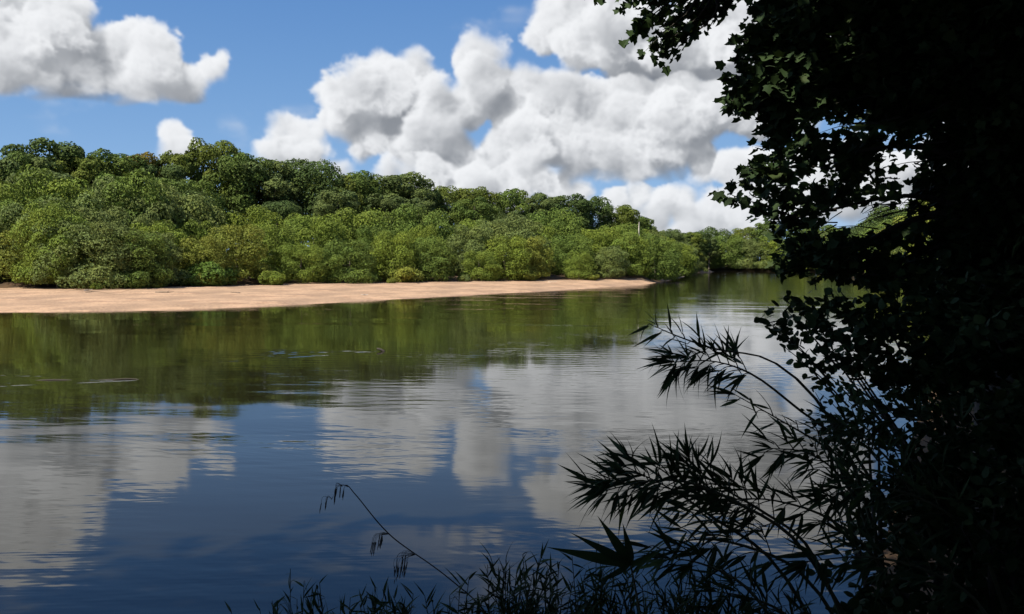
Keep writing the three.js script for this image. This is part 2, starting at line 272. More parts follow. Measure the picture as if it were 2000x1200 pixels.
// the near bank on which the viewer stands
const EDGE = [[-60, 22], [-24, 8], [-8, 0.5], [-3.2, -3.6], [-1, -5.3], [0.6, -5.6], [2.0, -6.4], [3.2, -8.2], [4.6, -11], [8, -18], [16, -34], [30, -62], [40, -80]].map(([x, z]) => V(x, 0, z));
const edgePts = new THREE.CatmullRomCurve3(EDGE).getPoints(140);
const edgeNormal = edgePts.map((p, i) => { const t = edgePts[Math.min(140, i + 4)].clone().sub(edgePts[Math.max(0, i - 4)]).normalize(); return V(-t.z, 0, t.x); });
function nearGround(x, z) {
  let best = 1e9, k = 0; for (let i = 0; i <= 140; i++) { const d = (edgePts[i].x - x) ** 2 + (edgePts[i].z - z) ** 2; if (d < best) { best = d; k = i; } }
  const s = Math.sign((x - edgePts[k].x) * edgeNormal[k].x + (z - edgePts[k].z) * edgeNormal[k].z), d = Math.sqrt(best) * s;
  return d < 0 ? d * 0.5 : 0.95 * smooth(d, 0, 1.6) + 0.5 * smooth(d, 1.2, 6) + 0.006 * d + 0.10 * (fbm2(x * 0.9, z * 0.9, 4) - 0.47) * smooth(d, 0, 1);
}
{
  const fd = [-2, -0.6, 0, 0.25, 0.5, 0.8, 1.2, 1.7, 2.3, 3, 4, 5.5, 7.5, 11, 18, 40, 120, 400];
  const g = sheet(141, fd.length, (i, j) => { const d = fd[j], n = edgeNormal[i], x = edgePts[i].x + n.x * d, z = edgePts[i].z + n.z * d; return [x, j > 13 ? 1.45 + 0.006 * d : nearGround(x, z), z]; });
  structure('near_bank', g, new THREE.MeshStandardMaterial({ map: globalThis.litterTex, roughness: 1, side: THREE.DoubleSide }), 'dark shaded bank under the foreground trees', 'riverbank');
}

// ---------------------------------------------------------------- trees of the far bank
const barkMat = new THREE.MeshStandardMaterial({ color: lin(0.13, 0.105, 0.08), roughness: 0.95 });
const paleBark = new THREE.MeshStandardMaterial({ color: lin(0.55, 0.50, 0.42), roughness: 0.9 });
const leafMat = (r, g, b, t = 0.22) => new THREE.MeshPhysicalMaterial({ color: lin(r, g, b), vertexColors: true, roughness: 0.85, specularIntensity: 0.35, transmission: t, thickness: 0, side: THREE.DoubleSide });
function crownGeometry(seed, puffs, count, len, wid, up, sparse = 0) {
  const r = rng(seed), pos = new Float32Array(count * 12), col = new Float32Array(count * 12), ix = new Uint32Array(count * 6), cum = []; let total = 0;
  for (const p of puffs) { total += p.r * p.r; cum.push(total); p.t = 0.86 + 0.28 * r(); p.y2 = r(); }
  const d = V(), a = V(), b = V(), n = V(), c = V();
  let k = 0, tries = 0;
  while (k < count && tries++ < count * 8) {
    const q = r() * total; let lo = 0, hi = cum.length - 1; while (lo < hi) { const m = (lo + hi) >> 1; if (cum[m] < q) lo = m + 1; else hi = m; }
    const p = puffs[lo];
    d.set(r() * 2 - 1, r() * 2 - 1, r() * 2 - 1); const l2 = d.lengthSq(); if (l2 > 1 || l2 < 0.01) continue; d.normalize();
    if (d.y < -0.15 && r() < 0.6) continue;
    const lump = 0.72 + 0.62 * noise(d.x * 2.6 + lo * 5.1, d.y * 2.6 + 9, d.z * 2.6 + lo), rad = p.r * lump * (1.02 - 0.34 * r() * r());
    c.copy(d).multiplyScalar(rad); c.y *= p.s ?? 0.85; c.x += p.x; c.y += p.y; c.z += p.z;
    if (c.y < 0.15) continue;
    let inside = false; for (const o of puffs) if (o !== p) { const e = ((c.x - o.x) ** 2 + ((c.y - o.y) / 0.85) ** 2 + (c.z - o.z) ** 2); if (e < o.r * o.r * 0.36) { inside = true; break; } }
    if (inside && r() < 0.93) continue;
    if (sparse && noise(c.x * 1.1, c.y * 1.1, c.z * 1.1) < sparse) continue;
    n.set(r() - 0.5, r() - 0.5, r() - 0.5).multiplyScalar(1.05).add(d).normalize();
    a.set(r() - 0.5, (r() - 0.3) * up, r() - 0.5).cross(n).cross(n).normalize(); b.crossVectors(n, a);
    const L = len * (0.6 + 0.8 * r()), w = wid * (0.6 + 0.8 * r()), o = k * 12, tint = p.t * (0.78 + 0.44 * r()), yel = 0.10 * p.y2 + 0.12 * r();
    const fold = 0.18 * L;
    pos.set([c.x - a.x * L * .5, c.y - a.y * L * .5, c.z - a.z * L * .5, c.x + b.x * w * .5 + n.x * fold, c.y + b.y * w * .5 + n.y * fold, c.z + b.z * w * .5 + n.z * fold, c.x + a.x * L * .5, c.y + a.y * L * .5, c.z + a.z * L * .5, c.x - b.x * w * .5 + n.x * fold, c.y - b.y * w * .5 + n.y * fold, c.z - b.z * w * .5 + n.z * fold], o);
    for (let v = 0; v < 4; v++) { col[o + v * 3] = tint * (1 + yel * 1.6); col[o + v * 3 + 1] = tint * (1 + yel * 0.5); col[o + v * 3 + 2] = tint * (1 - yel); }
    const v0 = k * 4; ix.set([v0, v0 + 1, v0 + 2, v0, v0 + 2, v0 + 3], k * 6); k++;
  }
  const g = new THREE.BufferGeometry();
  g.setAttribute('position', new THREE.BufferAttribute(pos.slice(0, k * 12), 3)); g.setAttribute('color', new THREE.BufferAttribute(col.slice(0, k * 12), 3)); g.setIndex(new THREE.BufferAttribute(ix.slice(0, k * 6), 1));
  return g;
}
function trunkGeometry(seed, H, r0, puffs, nl, low) {
  const r = rng(seed), list = [tube([[0, -0.4, 0], [0.1 * r(), H * 0.3, 0.15 * r()], [0.3 * (r() - .5), H * 0.62, 0.3 * (r() - .5)], [0.4 * (r() - .5), H * 0.86, 0.2]], [r0 * 1.25, r0, r0 * 0.55, r0 * 0.15], 7)];
  for (let i = 0; i < nl; i++) { const p = puffs[(i * 7 + 3) % puffs.length], y = H * lerp(low, 0.6, i / nl); list.push(tube([[0, y, 0], [p.x * 0.45, lerp(y, p.y, 0.4), p.z * 0.45], [p.x, Math.max(p.y, y * 0.6), p.z]], [r0 * 0.42, r0 * 0.26, r0 * 0.07], 5)); }
  return mergeGeometries(list);
}
function willowProto(seed, H = 8, R = 3.3) {                        // bushy, leafy to the ground
  const r = rng(seed), puffs = [];
  for (let i = 0; i < 23; i++) { const h = 0.1 + 0.80 * ((i + r()) / 23), ang = i * 2.4 + r(), wide = R * Math.sqrt(Math.max(0.05, 1 - Math.pow((h - 0.34) / 0.68, 2))) * (0.55 + 0.4 * r()); puffs.push({ x: Math.cos(ang) * wide, y: h * H, z: Math.sin(ang) * wide, r: lerp(1.5, 1.05, h) * (0.7 + 0.5 * r()), s: 0.95 }); }
  for (let i = 0; i < 12; i++) { const ang = i * 0.52 + r(), wide = R * (0.7 + 0.35 * r()); puffs.push({ x: Math.cos(ang) * wide, y: 0.5 + 1.4 * r(), z: Math.sin(ang) * wide, r: 0.7 + 0.4 * r() }); }
  return { H, crown: crownGeometry(seed + 1, puffs, 15000, 0.27, 0.14, 1.2), trunk: trunkGeometry(seed + 2, H * 0.8, 0.12, puffs, 7, 0.1) };
}
function hardwoodProto(seed, H = 17, R = 5, n = 30, sparse = 0, base = 0.3, count = 14500) {
  const r = rng(seed), puffs = [];
  for (let i = 0; i < n; i++) { const h = base + (0.93 - base) * Math.pow((i + r()) / n, 0.8), q = (h - 0.62) / 0.42, ang = i * 2.4 + r() * 0.8, wide = R * Math.sqrt(Math.max(0.04, 1 - q * q)) * (0.5 + 0.42 * r()); puffs.push({ x: Math.cos(ang) * wide, y: h * H, z: Math.sin(ang) * wide, r: (1.1 + 0.9 * r()) * R / 5, s: 0.72 }); }
  return { H, crown: crownGeometry(seed + 1, puffs, count, 0.36, 0.26, 0.4, sparse), trunk: trunkGeometry(seed + 2, H, 0.26, puffs, 10, 0.28) };
}
const willows = [101, 202, 303, 404].map((s) => willowProto(s));
const hardwoods = [hardwoodProto(11), hardwoodProto(22, 17, 4.6, 26), hardwoodProto(33, 17, 5.4, 34), hardwoodProto(44, 17, 4.2, 22, 0.42), hardwoodProto(55, 17, 4.8, 30)];
const dome = hardwoodProto(66, 16, 7.2, 42, 0, 0.4, 15000);
const bush = (() => { const r = rng(71), p = []; for (let i = 0; i < 16; i++) { const a = i * 2.4; p.push({ x: Math.cos(a) * 1.3 * r(), y: 0.4 + 1.1 * r(), z: Math.sin(a) * 1.3 * r(), r: 0.5 + 0.35 * r() }); } return { H: 2, crown: crownGeometry(72, p, 5000, 0.26, 0.13, 1.4), trunk: trunkGeometry(73, 1.4, 0.05, p, 6, 0.05) }; })();
const willowLeaf = [leafMat(0.138, 0.205, 0.036), leafMat(0.168, 0.210, 0.040), leafMat(0.108, 0.172, 0.036), leafMat(0.128, 0.180, 0.058), leafMat(0.150, 0.215, 0.034)];
const hardLeaf = [leafMat(0.082, 0.134, 0.028), leafMat(0.108, 0.152, 0.028), leafMat(0.062, 0.106, 0.030), leafMat(0.092, 0.138, 0.046)];
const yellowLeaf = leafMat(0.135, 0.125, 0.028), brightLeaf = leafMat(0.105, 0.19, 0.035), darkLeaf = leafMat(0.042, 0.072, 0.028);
const pick = rng(2024);
function plant(name, label, category, group, proto, mat, x, y, z, H, wide = 1, bark = barkMat) {
  const t = thing(name, label, category, group), s = H / proto.H;
  part('trunk', proto.trunk, bark, t); part('crown', proto.crown, mat, t, 'stuff');
  t.position.set(x, y, z); t.rotation.y = pick() * 6.283; t.scale.set(s * wide * (0.92 + 0.16 * pick()), s, s * wide * (0.92 + 0.16 * pick()));
  return t;
}
const ORD = ['first', 'second', 'third', 'fourth', 'fifth', 'sixth', 'seventh', 'eighth', 'ninth', 'tenth', 'eleventh', 'twelfth', 'thirteenth', 'fourteenth', 'fifteenth', 'sixteenth', 'seventeenth', 'eighteenth', 'nineteenth', 'twentieth'];
const TENS = ['', '', 'twent', 'thirt', 'fort', 'fift', 'sixt'];
const ord = (i) => i < 20 ? ORD[i] : (i + 1) % 10 ? TENS[Math.floor((i + 1) / 10)] + 'y-' + ORD[i % 10] : TENS[(i + 1) / 10] + 'ieth';

const arc = [0]; for (let i = 1; i <= SN; i++) arc.push(arc[i - 1] + shorePts[i].distanceTo(shorePts[i - 1]));
const indexAt = (s) => { let i = 0; while (i < SN && arc[i] < s) i++; return i; };
const inFrame = (x, z) => z < -5 && Math.abs(x) < -z * 0.60 + 4;
function row(off, step, from, to, make) {
  let s = from, n = 0, k = 0;
  while (s < to) { const i = indexAt(s), p = bankPoint(i, sandWidth(i) + off + (pick() - 0.5) * step * 0.7); const far = smooth(-p[2], 70, 165); if (inFrame(p[0], p[2]) || off < 20) { make(p, far, k, inFrame(p[0], p[2]) ? n++ : -1); k++; } s += step * (0.75 + 0.5 * pick()) * lerp(1, 1.15, far); }
}
const S0 = arc[indexAt(30)], SE = arc[SN] - 8;
row(1.4, 5.2, 26, SE, (p, far, k, n) => { const H = lerp(3.4, 6.0, pick()) * lerp(1, 1.12, far); plant('willow', n < 0 ? `low willow at the sand edge beyond the left frame edge, ${ord(k)} of its row` : `low willow at the sand's back edge, ${ord(n)} from the left along that edge`, 'willow', 'low willows along the back edge of the sandbar', willows[(pick() * 4) | 0], willowLeaf[(pick() * 5) | 0], p[0], p[1] - 0.1, p[2], H, 1.05 + 0.35 * pick()); });
row(6.5, 6.4, 24, SE, (p, far, k, n) => { const H = lerp(5.6, 8.2, pick()) * lerp(1, 0.95, far); plant('willow', n < 0 ? `bushy willow beyond the left frame edge, ${ord(k)} of its row` : `bushy willow just behind the low sand-edge row, ${ord(n)} from the left`, 'willow', 'bushy willows in the second row', willows[(pick() * 4) | 0], willowLeaf[(pick() * 5) | 0], p[0], p[1] - 0.1, p[2], H, 0.9 + 0.35 * pick()); });
row(14, 7.4, 22, SE - 10, (p, far, k, n) => { const H = lerp(7.6, 11.0, pick()) * lerp(1, 0.88, far); plant('willow', n < 0 ? `tall willow beyond the left frame edge, ${ord(k)} of its row` : `tall rounded willow in the third row, ${ord(n)} from the left`, 'willow', 'tall willows in the third row', willows[(pick() * 4) | 0], willowLeaf[(pick() * 5) | 0], p[0], p[1] - 0.1, p[2], H, 0.85 + 0.35 * pick()); });
row(24, 8.6, 20, SE - 20, (p, far, k, n) => { const H = lerp(9.8, 13.6, pick()) * lerp(1, 0.86, far); plant('broadleaf_tree', n < 0 ? `broadleaf tree beyond the left frame edge, ${ord(k)} of its row` : `mid-height broadleaf tree below the skyline trees, ${ord(n)} from the left`, 'tree', 'mid-height trees below the skyline', hardwoods[(pick() * 5) | 0], hardLeaf[(pick() * 4) | 0], p[0], p[1] - 0.1, p[2], H, 1.15); });
// the skyline trees: x, z, height of the top
const SKYLINE = [[-61.02, -112, 16.4], [-59.49, -114, 16.2], [-58.74, -118, 18.4], [-55.2, -118, 16.9], [-53.51, -120, 16.5], [-51.84, -122, 17.4], [-50.49, -126, 17.8], [-46.98, -124, 16.1], [-45.93, -128, 18.5], [-41.47, -130, 20.1], [-37.93, -130, 18.0], [-35.46, -132, 17.8], [-32.48, -134, 16.4], [-29.59, -136, 17.1], [-26.61, -138, 16.1], [-22.99, -140, 16.6], [-19.96, -142, 15.9], [-16.59, -142, 16.6], [-13.69, -146, 14.9], [-9.93, -150, 15.1], [-5.87, -152, 15.1], [0.0, -154, 15.4], [5.23, -158, 14.7], [9.71, -160, 14.8], [14.21, -163, 14.4], [19.06, -166, 13.2], [22.53, -170, 11.8], [25.19, -174, 10.1], [27.76, -178, 7.3]];
SKYLINE.forEach(([x, z, top], i) => {
  const H = (top - 1.2) / 0.98, g = 'trees on the wooded skyline';
  if (i === 13) return plant('broadleaf_tree', 'broad dome-shaped dark tree standing out left of the skyline middle', 'tree', g, dome, hardLeaf[2], x, 1, z, H * 1.02, 0.85);
  if (i === 8) return plant('broadleaf_tree', 'open-crowned skyline tree with cloud showing through its thin branches', 'tree', g, hardwoods[3], hardLeaf[1], x, 1, z, H, 0.8);
  if (i === 9) return plant('broadleaf_tree', 'tallest tree on the skyline, just right of the open-crowned tree', 'tree', g, hardwoods[0], hardLeaf[1], x, 1, z, H, 0.72);
  if (i === 6) return plant('broadleaf_tree', 'yellow-tinged tree on the skyline, third left of the tallest tree', 'tree', g, hardwoods[1], yellowLeaf, x, 1, z, H, 0.72);
  plant('broadleaf_tree', `skyline tree, ${ord(i)} from the left along the ridge of crowns`, 'tree', g, hardwoods[(i * 3) % 5 === 3 ? 4 : (i * 3) % 5], hardLeaf[(i * 7 + (i >> 2)) % 4], x, 1, z, H, 0.88 + 0.14 * (i % 3));
});
[[-64, -104, 13], [-70, -110, 16], [-78, -104, 17]].forEach(([x, z, H], i) => plant('broadleaf_tree', ['shorter broadleaf tree just beyond the left frame edge', 'broadleaf tree set back beyond the left frame edge', 'tall broadleaf tree farthest beyond the left frame edge'][i], 'tree', 'trees beyond the left frame edge', hardwoods[0], hardLeaf[0], x, 1, z, H));
// distinct plants at the sand's edge
{
  const at = (x, z) => { let b = 1e9, y = 0.6; for (let i = 0; i <= SN; i++) { const q = bankPoint(i, sandWidth(i)); const d = (q[0] - x) ** 2 + (q[2] - z) ** 2; if (d < b) { b = d; y = q[1]; } } return y; };
  plant('shrub', 'small bright green bush standing out on the sand edge, left of centre', 'bush', undefined, bush, brightLeaf, -28.6, at(-28.6, -86) - 0.05, -86, 2.3, 1.25);
  plant('willow', 'yellowing willow among the green ones near the left frame edge', 'willow', undefined, willows[1], yellowLeaf, -33.6, at(-34, -82) - 0.05, -80.2, 4.6, 0.62);
  plant('shrub', 'small green bush on the sand edge below the middle of the wood', 'bush', undefined, bush, willowLeaf[1], -11.9, at(-12, -101) - 0.05, -100.5, 2.0, 1.3);
  for (let i = 0, n = 0; i < 13; i++) { const k = indexAt(34 + i * 10.5 + 5 * pick()), q = bankPoint(k, sandWidth(k) - 1.2 - 1.6 * pick()); if (!inFrame(q[0], q[2]) || sandWidth(k) < 5) continue; plant('shrub', `small sprig of brush on the sand in front of the willows, ${ord(n++)} from the left`, 'bush', 'brush on the sand edge', bush, willowLeaf[(pick() * 5) | 0], q[0], q[1] - 0.05, q[2], 0.5 + 1.1 * pick(), 1.1); }
  const dead = thing('dead_tree', 'pale bare trunk standing among green crowns near the right end of wood', 'dead tree');
  part('trunk', mergeGeometries([tube([[0, 0, 0], [0.1, 4, 0], [0.0, 7.6, 0.1], [0.05, 8.9, 0.1]], [0.17, 0.14, 0.1, 0.04], 7)]), paleBark, dead);
  dead.position.set(20.4, 0.4, -149);
  // driftwood at the point
  const log = (name, label, x, y, z, turn, L, r, m) => { const t = thing(name, label, 'driftwood'); part('log', tube([[-L / 2, 0, 0], [-L * 0.15, r * 0.5, 0.08], [L * 0.2, 0.02, -0.05], [L / 2, r * 1.2, 0.05]], [r * 1.3, r, r * 0.8, r * 0.3], 7), m, t); part('branch', tube([[L * 0.1, 0, 0], [L * 0.22, r * 2, 0.1], [L * 0.3, r * 3.2, 0.2]], [r * 0.5, r * 0.35, r * 0.1], 5), m, t); t.position.set(x, y, z); t.rotation.y = turn; };
  log('driftwood_log', 'dark driftwood log at the far right tip of the sandbar', 24.8, 0.35, -141, 0.6, 4.2, 0.22, barkMat);
  log('driftwood_log', 'grey-brown fallen trunk on the bank past the sandbar tip', 31, 0.5, -166, 1.0, 6, 0.28, barkMat);
  ['thin grey stick on the sand near the left frame edge', 'forked twig on the sand below the yellowing willow', 'thin stick halfway down the sand left of centre', 'small stick near the waterline left of centre', 'stick on the sand below the middle of the wood', 'short stick on the narrow right part of the sandbar'].forEach((label, i) => { const k = indexAt([62, 74, 86, 92, 112, 132][i]), q = bankPoint(k, sandWidth(k) * [0.7, 0.85, 0.5, 0.16, 0.75, 0.6][i]); log('driftwood_stick', label, q[0], q[1] + 0.02, q[2], i * 1.3, 0.7 + 0.25 * (i % 3), 0.028, i % 2 ? paleBark : barkMat); });
  log('driftwood_log', 'short stick lying on the sand left of the bright bush', -27.5, 0.52, -73, 0.2, 1.4, 0.05, barkMat);
}
// trees at the bend and down the right bank
{
  let n = 0;
  for (let k = 0; k < 2; k++, n = 0) for (let i = 1; i < 80; i += k ? 2.8 : 2.0) {
    const p = bendPts[Math.floor(i)], a = bendPts[Math.max(0, Math.floor(i) - 3)], b = bendPts[Math.min(80, Math.floor(i) + 3)], t = b.clone().sub(a).normalize(), d = k ? 11 + 4 * pick() : 1.2 + 2 * pick();
    const x = p.x + t.z * d, z = p.z - t.x * d; if (z > -95) continue;
    if (!k && z > -196 && z < -172) continue;                       // the clay bank shows here
    const H = k ? lerp(11.5, 15, pick()) * (x < 60 ? 0.85 : 1.0) : lerp(7.5, 10, pick()), dark = pick() < 0.3;
    plant('bend_tree', k ? `taller tree behind the waterside ones at the river bend, ${ord(n)} along` : `waterside tree at the distant river bend, ${ord(n)} from the left`, 'tree', k ? 'taller trees at the distant bend' : 'waterside trees at the distant bend', k && pick() < 0.35 ? hardwoods[(pick() * 5) | 0] : willows[(pick() * 4) | 0], dark ? hardLeaf[2] : k ? hardLeaf[(pick() * 4) | 0] : willowLeaf[(pick() * 5) | 0], x, 0.7, z, H, k ? 1.2 : 1.35);
    n++;
  }
  for (let i = 0; i < 7; i++) plant('bend_tree', `tree between the sandbar wood and the bend, ${ord(i)} from the left`, 'tree', 'trees between the wood and the bend', hardwoods[i % 5], hardLeaf[(i + 1) % 4], 30 + i * 4.2, 0.9, -205 - i * 9, 8.5 + 2.2 * pick(), 1.1);
}
// snags in the river
{
  const m = new THREE.MeshStandardMaterial({ color: lin(0.04, 0.032, 0.024), roughness: 0.85 });
  const snag = (label, x, z, list) => { const t = thing('river_snag', label, 'snag'); list.forEach(([n, p, r]) => part(n, tube(p, r, 7), m, t)); t.position.set(x, 0, z); };
  snag('dark waterlogged stick breaking the surface with a streaked wake, far left', -9.6, -23.3, [['stem', [[0.25, -0.05, 0.02], [0.05, 0.004, 0], [-0.5, 0.006, 0.06], [-1.1, -0.02, 0.1]], [0.016, 0.02, 0.018, 0.01]], ['branch', [[-1.3, -0.03, 0.12], [-1.7, 0.003, 0.12], [-2.2, 0.003, 0.16], [-2.6, -0.03, 0.2]], [0.01, 0.018, 0.018, 0.01]]]);
  snag('short dark stub poking from the river at the point of a wake', -4.4, -30.6, [['stem', [[0.25, -0.2, 0], [0.1, 0.02, 0], [-0.05, 0.08, 0], [-0.1, 0.09, 0]], [0.05, 0.05, 0.04, 0.02]]]);
}

// ---------------------------------------------------------------- the foreground in the shade
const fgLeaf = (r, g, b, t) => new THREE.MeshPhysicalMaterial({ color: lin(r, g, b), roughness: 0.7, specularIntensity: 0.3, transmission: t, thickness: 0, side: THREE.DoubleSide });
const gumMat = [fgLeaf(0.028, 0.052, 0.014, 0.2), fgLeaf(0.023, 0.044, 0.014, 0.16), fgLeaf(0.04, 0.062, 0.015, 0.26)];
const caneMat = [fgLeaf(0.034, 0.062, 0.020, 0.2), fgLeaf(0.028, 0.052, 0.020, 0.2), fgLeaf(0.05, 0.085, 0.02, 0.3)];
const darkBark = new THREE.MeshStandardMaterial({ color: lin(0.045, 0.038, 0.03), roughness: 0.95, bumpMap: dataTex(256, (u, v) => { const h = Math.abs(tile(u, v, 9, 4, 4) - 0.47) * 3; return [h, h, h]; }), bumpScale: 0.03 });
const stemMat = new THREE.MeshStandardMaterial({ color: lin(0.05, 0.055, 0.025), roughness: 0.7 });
function fan(outline, cup, seed) {                                  // a leaf blade: outline round a midrib, lightly cupped; grows along +y from its stalk
  const r = rng(seed), pos = [0, 0.42, 0], ix = [], n = outline.length;
  for (const [x, y] of outline) pos.push(x, y, cup * (x * x * 1.6 + (y - 0.4) ** 2 * 0.8) + (r() - 0.5) * 0.05);
  for (let i = 0; i < n; i++) ix.push(0, 1 + i, 1 + (i + 1) % n);
  const k = pos.length / 3; pos.push(-0.012, 0.02, 0, 0.012, 0.02, 0, 0, -0.55, 0.04); ix.push(k, k + 1, k + 2);
  const g = new THREE.BufferGeometry(); g.setAttribute('position', new THREE.Float32BufferAttribute(pos, 3)); g.setIndex(ix); g.computeVertexNormals(); return g;
}
const gumShape = [[0, 0.04], [0.2, -0.04], [0.48, 0.04], [0.40, 0.26], [0.60, 0.52], [0.34, 0.60], [0.16, 0.84], [0, 1.0], [-0.16, 0.84], [-0.34, 0.60], [-0.60, 0.52], [-0.40, 0.26], [-0.48, 0.04], [-0.2, -0.04]];
const ovalShape = [[0, 0], [0.24, 0.1], [0.4, 0.34], [0.36, 0.62], [0.18, 0.86], [0, 1], [-0.18, 0.86], [-0.36, 0.62], [-0.4, 0.34], [-0.24, 0.1]];
const gumLeaves = [0.25, -0.3, 0.5].map((c, i) => fan(gumShape, c, i + 1)), ovalLeaves = [0.2, -0.3, 0.45].map((c, i) => fan(ovalShape, c, i + 9));
function blade(wid, bend) {                                         // a cane or grass leaf: long, pointed, keeled and bent
  const pos = [], ix = [], n = 6, w = [0.25, 0.85, 1, 0.85, 0.55, 0.25, 0];
  for (let i = 0; i <= n; i++) { const t = i / n, z = -bend * t * t, h = w[i] * wid / 2; pos.push(-h, t, z + 0.35 * h, 0, t, z, h, t, z + 0.35 * h); }
  for (let i = 0; i < n; i++) for (let s = 0; s < 2; s++) { const a = i * 3 + s; ix.push(a, a + 1, a + 3, a + 1, a + 4, a + 3); }
  const g = new THREE.BufferGeometry(); g.setAttribute('position', new THREE.Float32BufferAttribute(pos, 3)); g.setIndex(ix); g.computeVertexNormals(); return g;
}
const caneLeaves = [blade(0.105, 0.08), blade(0.095, 0.3), blade(0.12, 0.02), blade(0.1, 0.55)], bigBlades = [blade(0.17, 0.04), blade(0.13, 0.2)], fineBlades = [blade(0.12, 0.25), blade(0.1, 0.1), blade(0.14, 0.45)];
const mA = new THREE.Matrix4();
function leafMatrix(p, dir, normal, size) { const y = dir.clone().normalize(), x = V().crossVectors(y, normal).normalize(), z = V().crossVectors(x, y); mA.makeBasis(x.multiplyScalar(size), y.multiplyScalar(size), z.multiplyScalar(size)).setPosition(p); return mA.clone(); }
class Leaves {                                                     // collects leaves; the first `most` become parts, the rest one joined part
  constructor(most) { this.most = most; this.list = []; }
  add(geometry, material, matrix) { this.list.push([geometry, material, matrix]); }
  build(parent, name = 'leaf') {
    this.list.slice(0, this.most).forEach(([g, m, x]) => { const l = part(name, g, m, parent); x.decompose(l.position, l.quaternion, l.scale); });
    const by = new Map(); for (const e of this.list.slice(this.most)) { if (!by.has(e[1])) by.set(e[1], []); by.get(e[1]).push(e); }
    for (const [m, es] of by) {
      let nv = 0, ni = 0; for (const e of es) { nv += e[0].attributes.position.count; ni += e[0].index.count; }
      const pos = new Float32Array(nv * 3), nor = new Float32Array(nv * 3), ix = new Uint32Array(ni), v = V(), q = new THREE.Matrix3(); let a = 0, b = 0;
      for (const [g, , x] of es) { q.getNormalMatrix(x); const P = g.attributes.position, N = g.attributes.normal, I = g.index; for (let i = 0; i < I.count; i++) ix[b++] = I.array[i] + a; for (let i = 0; i < P.count; i++, a++) { v.fromBufferAttribute(P, i).applyMatrix4(x).toArray(pos, a * 3); v.fromBufferAttribute(N, i).applyMatrix3(q).normalize().toArray(nor, a * 3); } }
      const g = new THREE.BufferGeometry(); g.setAttribute('position', new THREE.BufferAttribute(pos, 3)); g.setAttribute('normal', new THREE.BufferAttribute(nor, 3)); g.setIndex(new THREE.BufferAttribute(ix, 1)); part('foliage', g, m, parent, 'stuff');
    }
  }
}
const rv = (r) => V(r() * 2 - 1, r() * 2 - 1, r() * 2 - 1);
function twig(L, wood, r, from, to, n, size, shapes, mats, spread, bare) {  // a twig carrying n leaves towards its tip
  const mid = from.clone().lerp(to, 0.55).add(V(0, 0.04 * from.distanceTo(to), 0)), len = from.distanceTo(to);
  if (wood) wood.push(tube([from, mid, to], [0.004 + len * 0.006, 0.0035, 0.0015], 4));
  const axis = to.clone().sub(from).normalize();
  for (let i = 0; i < n; i++) {
    const t = 1 - (i / n) * 0.8, p = t > 0.55 ? mid.clone().lerp(to, (t - 0.55) / 0.45) : from.clone().lerp(mid, t / 0.55);
    p.addScaledVector(rv(r), spread); if (bare && bare(p)) continue;
    const dir = axis.clone().multiplyScalar(0.7).add(rv(r).multiplyScalar(0.8)).add(V(0, -0.35, 0)), nor = V(0, 1, 0).add(rv(r).multiplyScalar(0.9));
    L.add(shapes[(r() * shapes.length) | 0], mats[r() < 0.08 ? mats.length - 1 : (r() * (mats.length - 1)) | 0], leafMatrix(p, dir, nor, size * (0.65 + 0.6 * r())));
  }
}
const inside = (poly, x, y) => { let c = false; for (let i = 0, j = poly.length - 1; i < poly.length; j = i++) { const [a, b] = poly[i], [d, e] = poly[j]; if ((b > y) !== (e > y) && x < (d - a) * (y - b) / (e - b) + a) c = !c; } return c; };

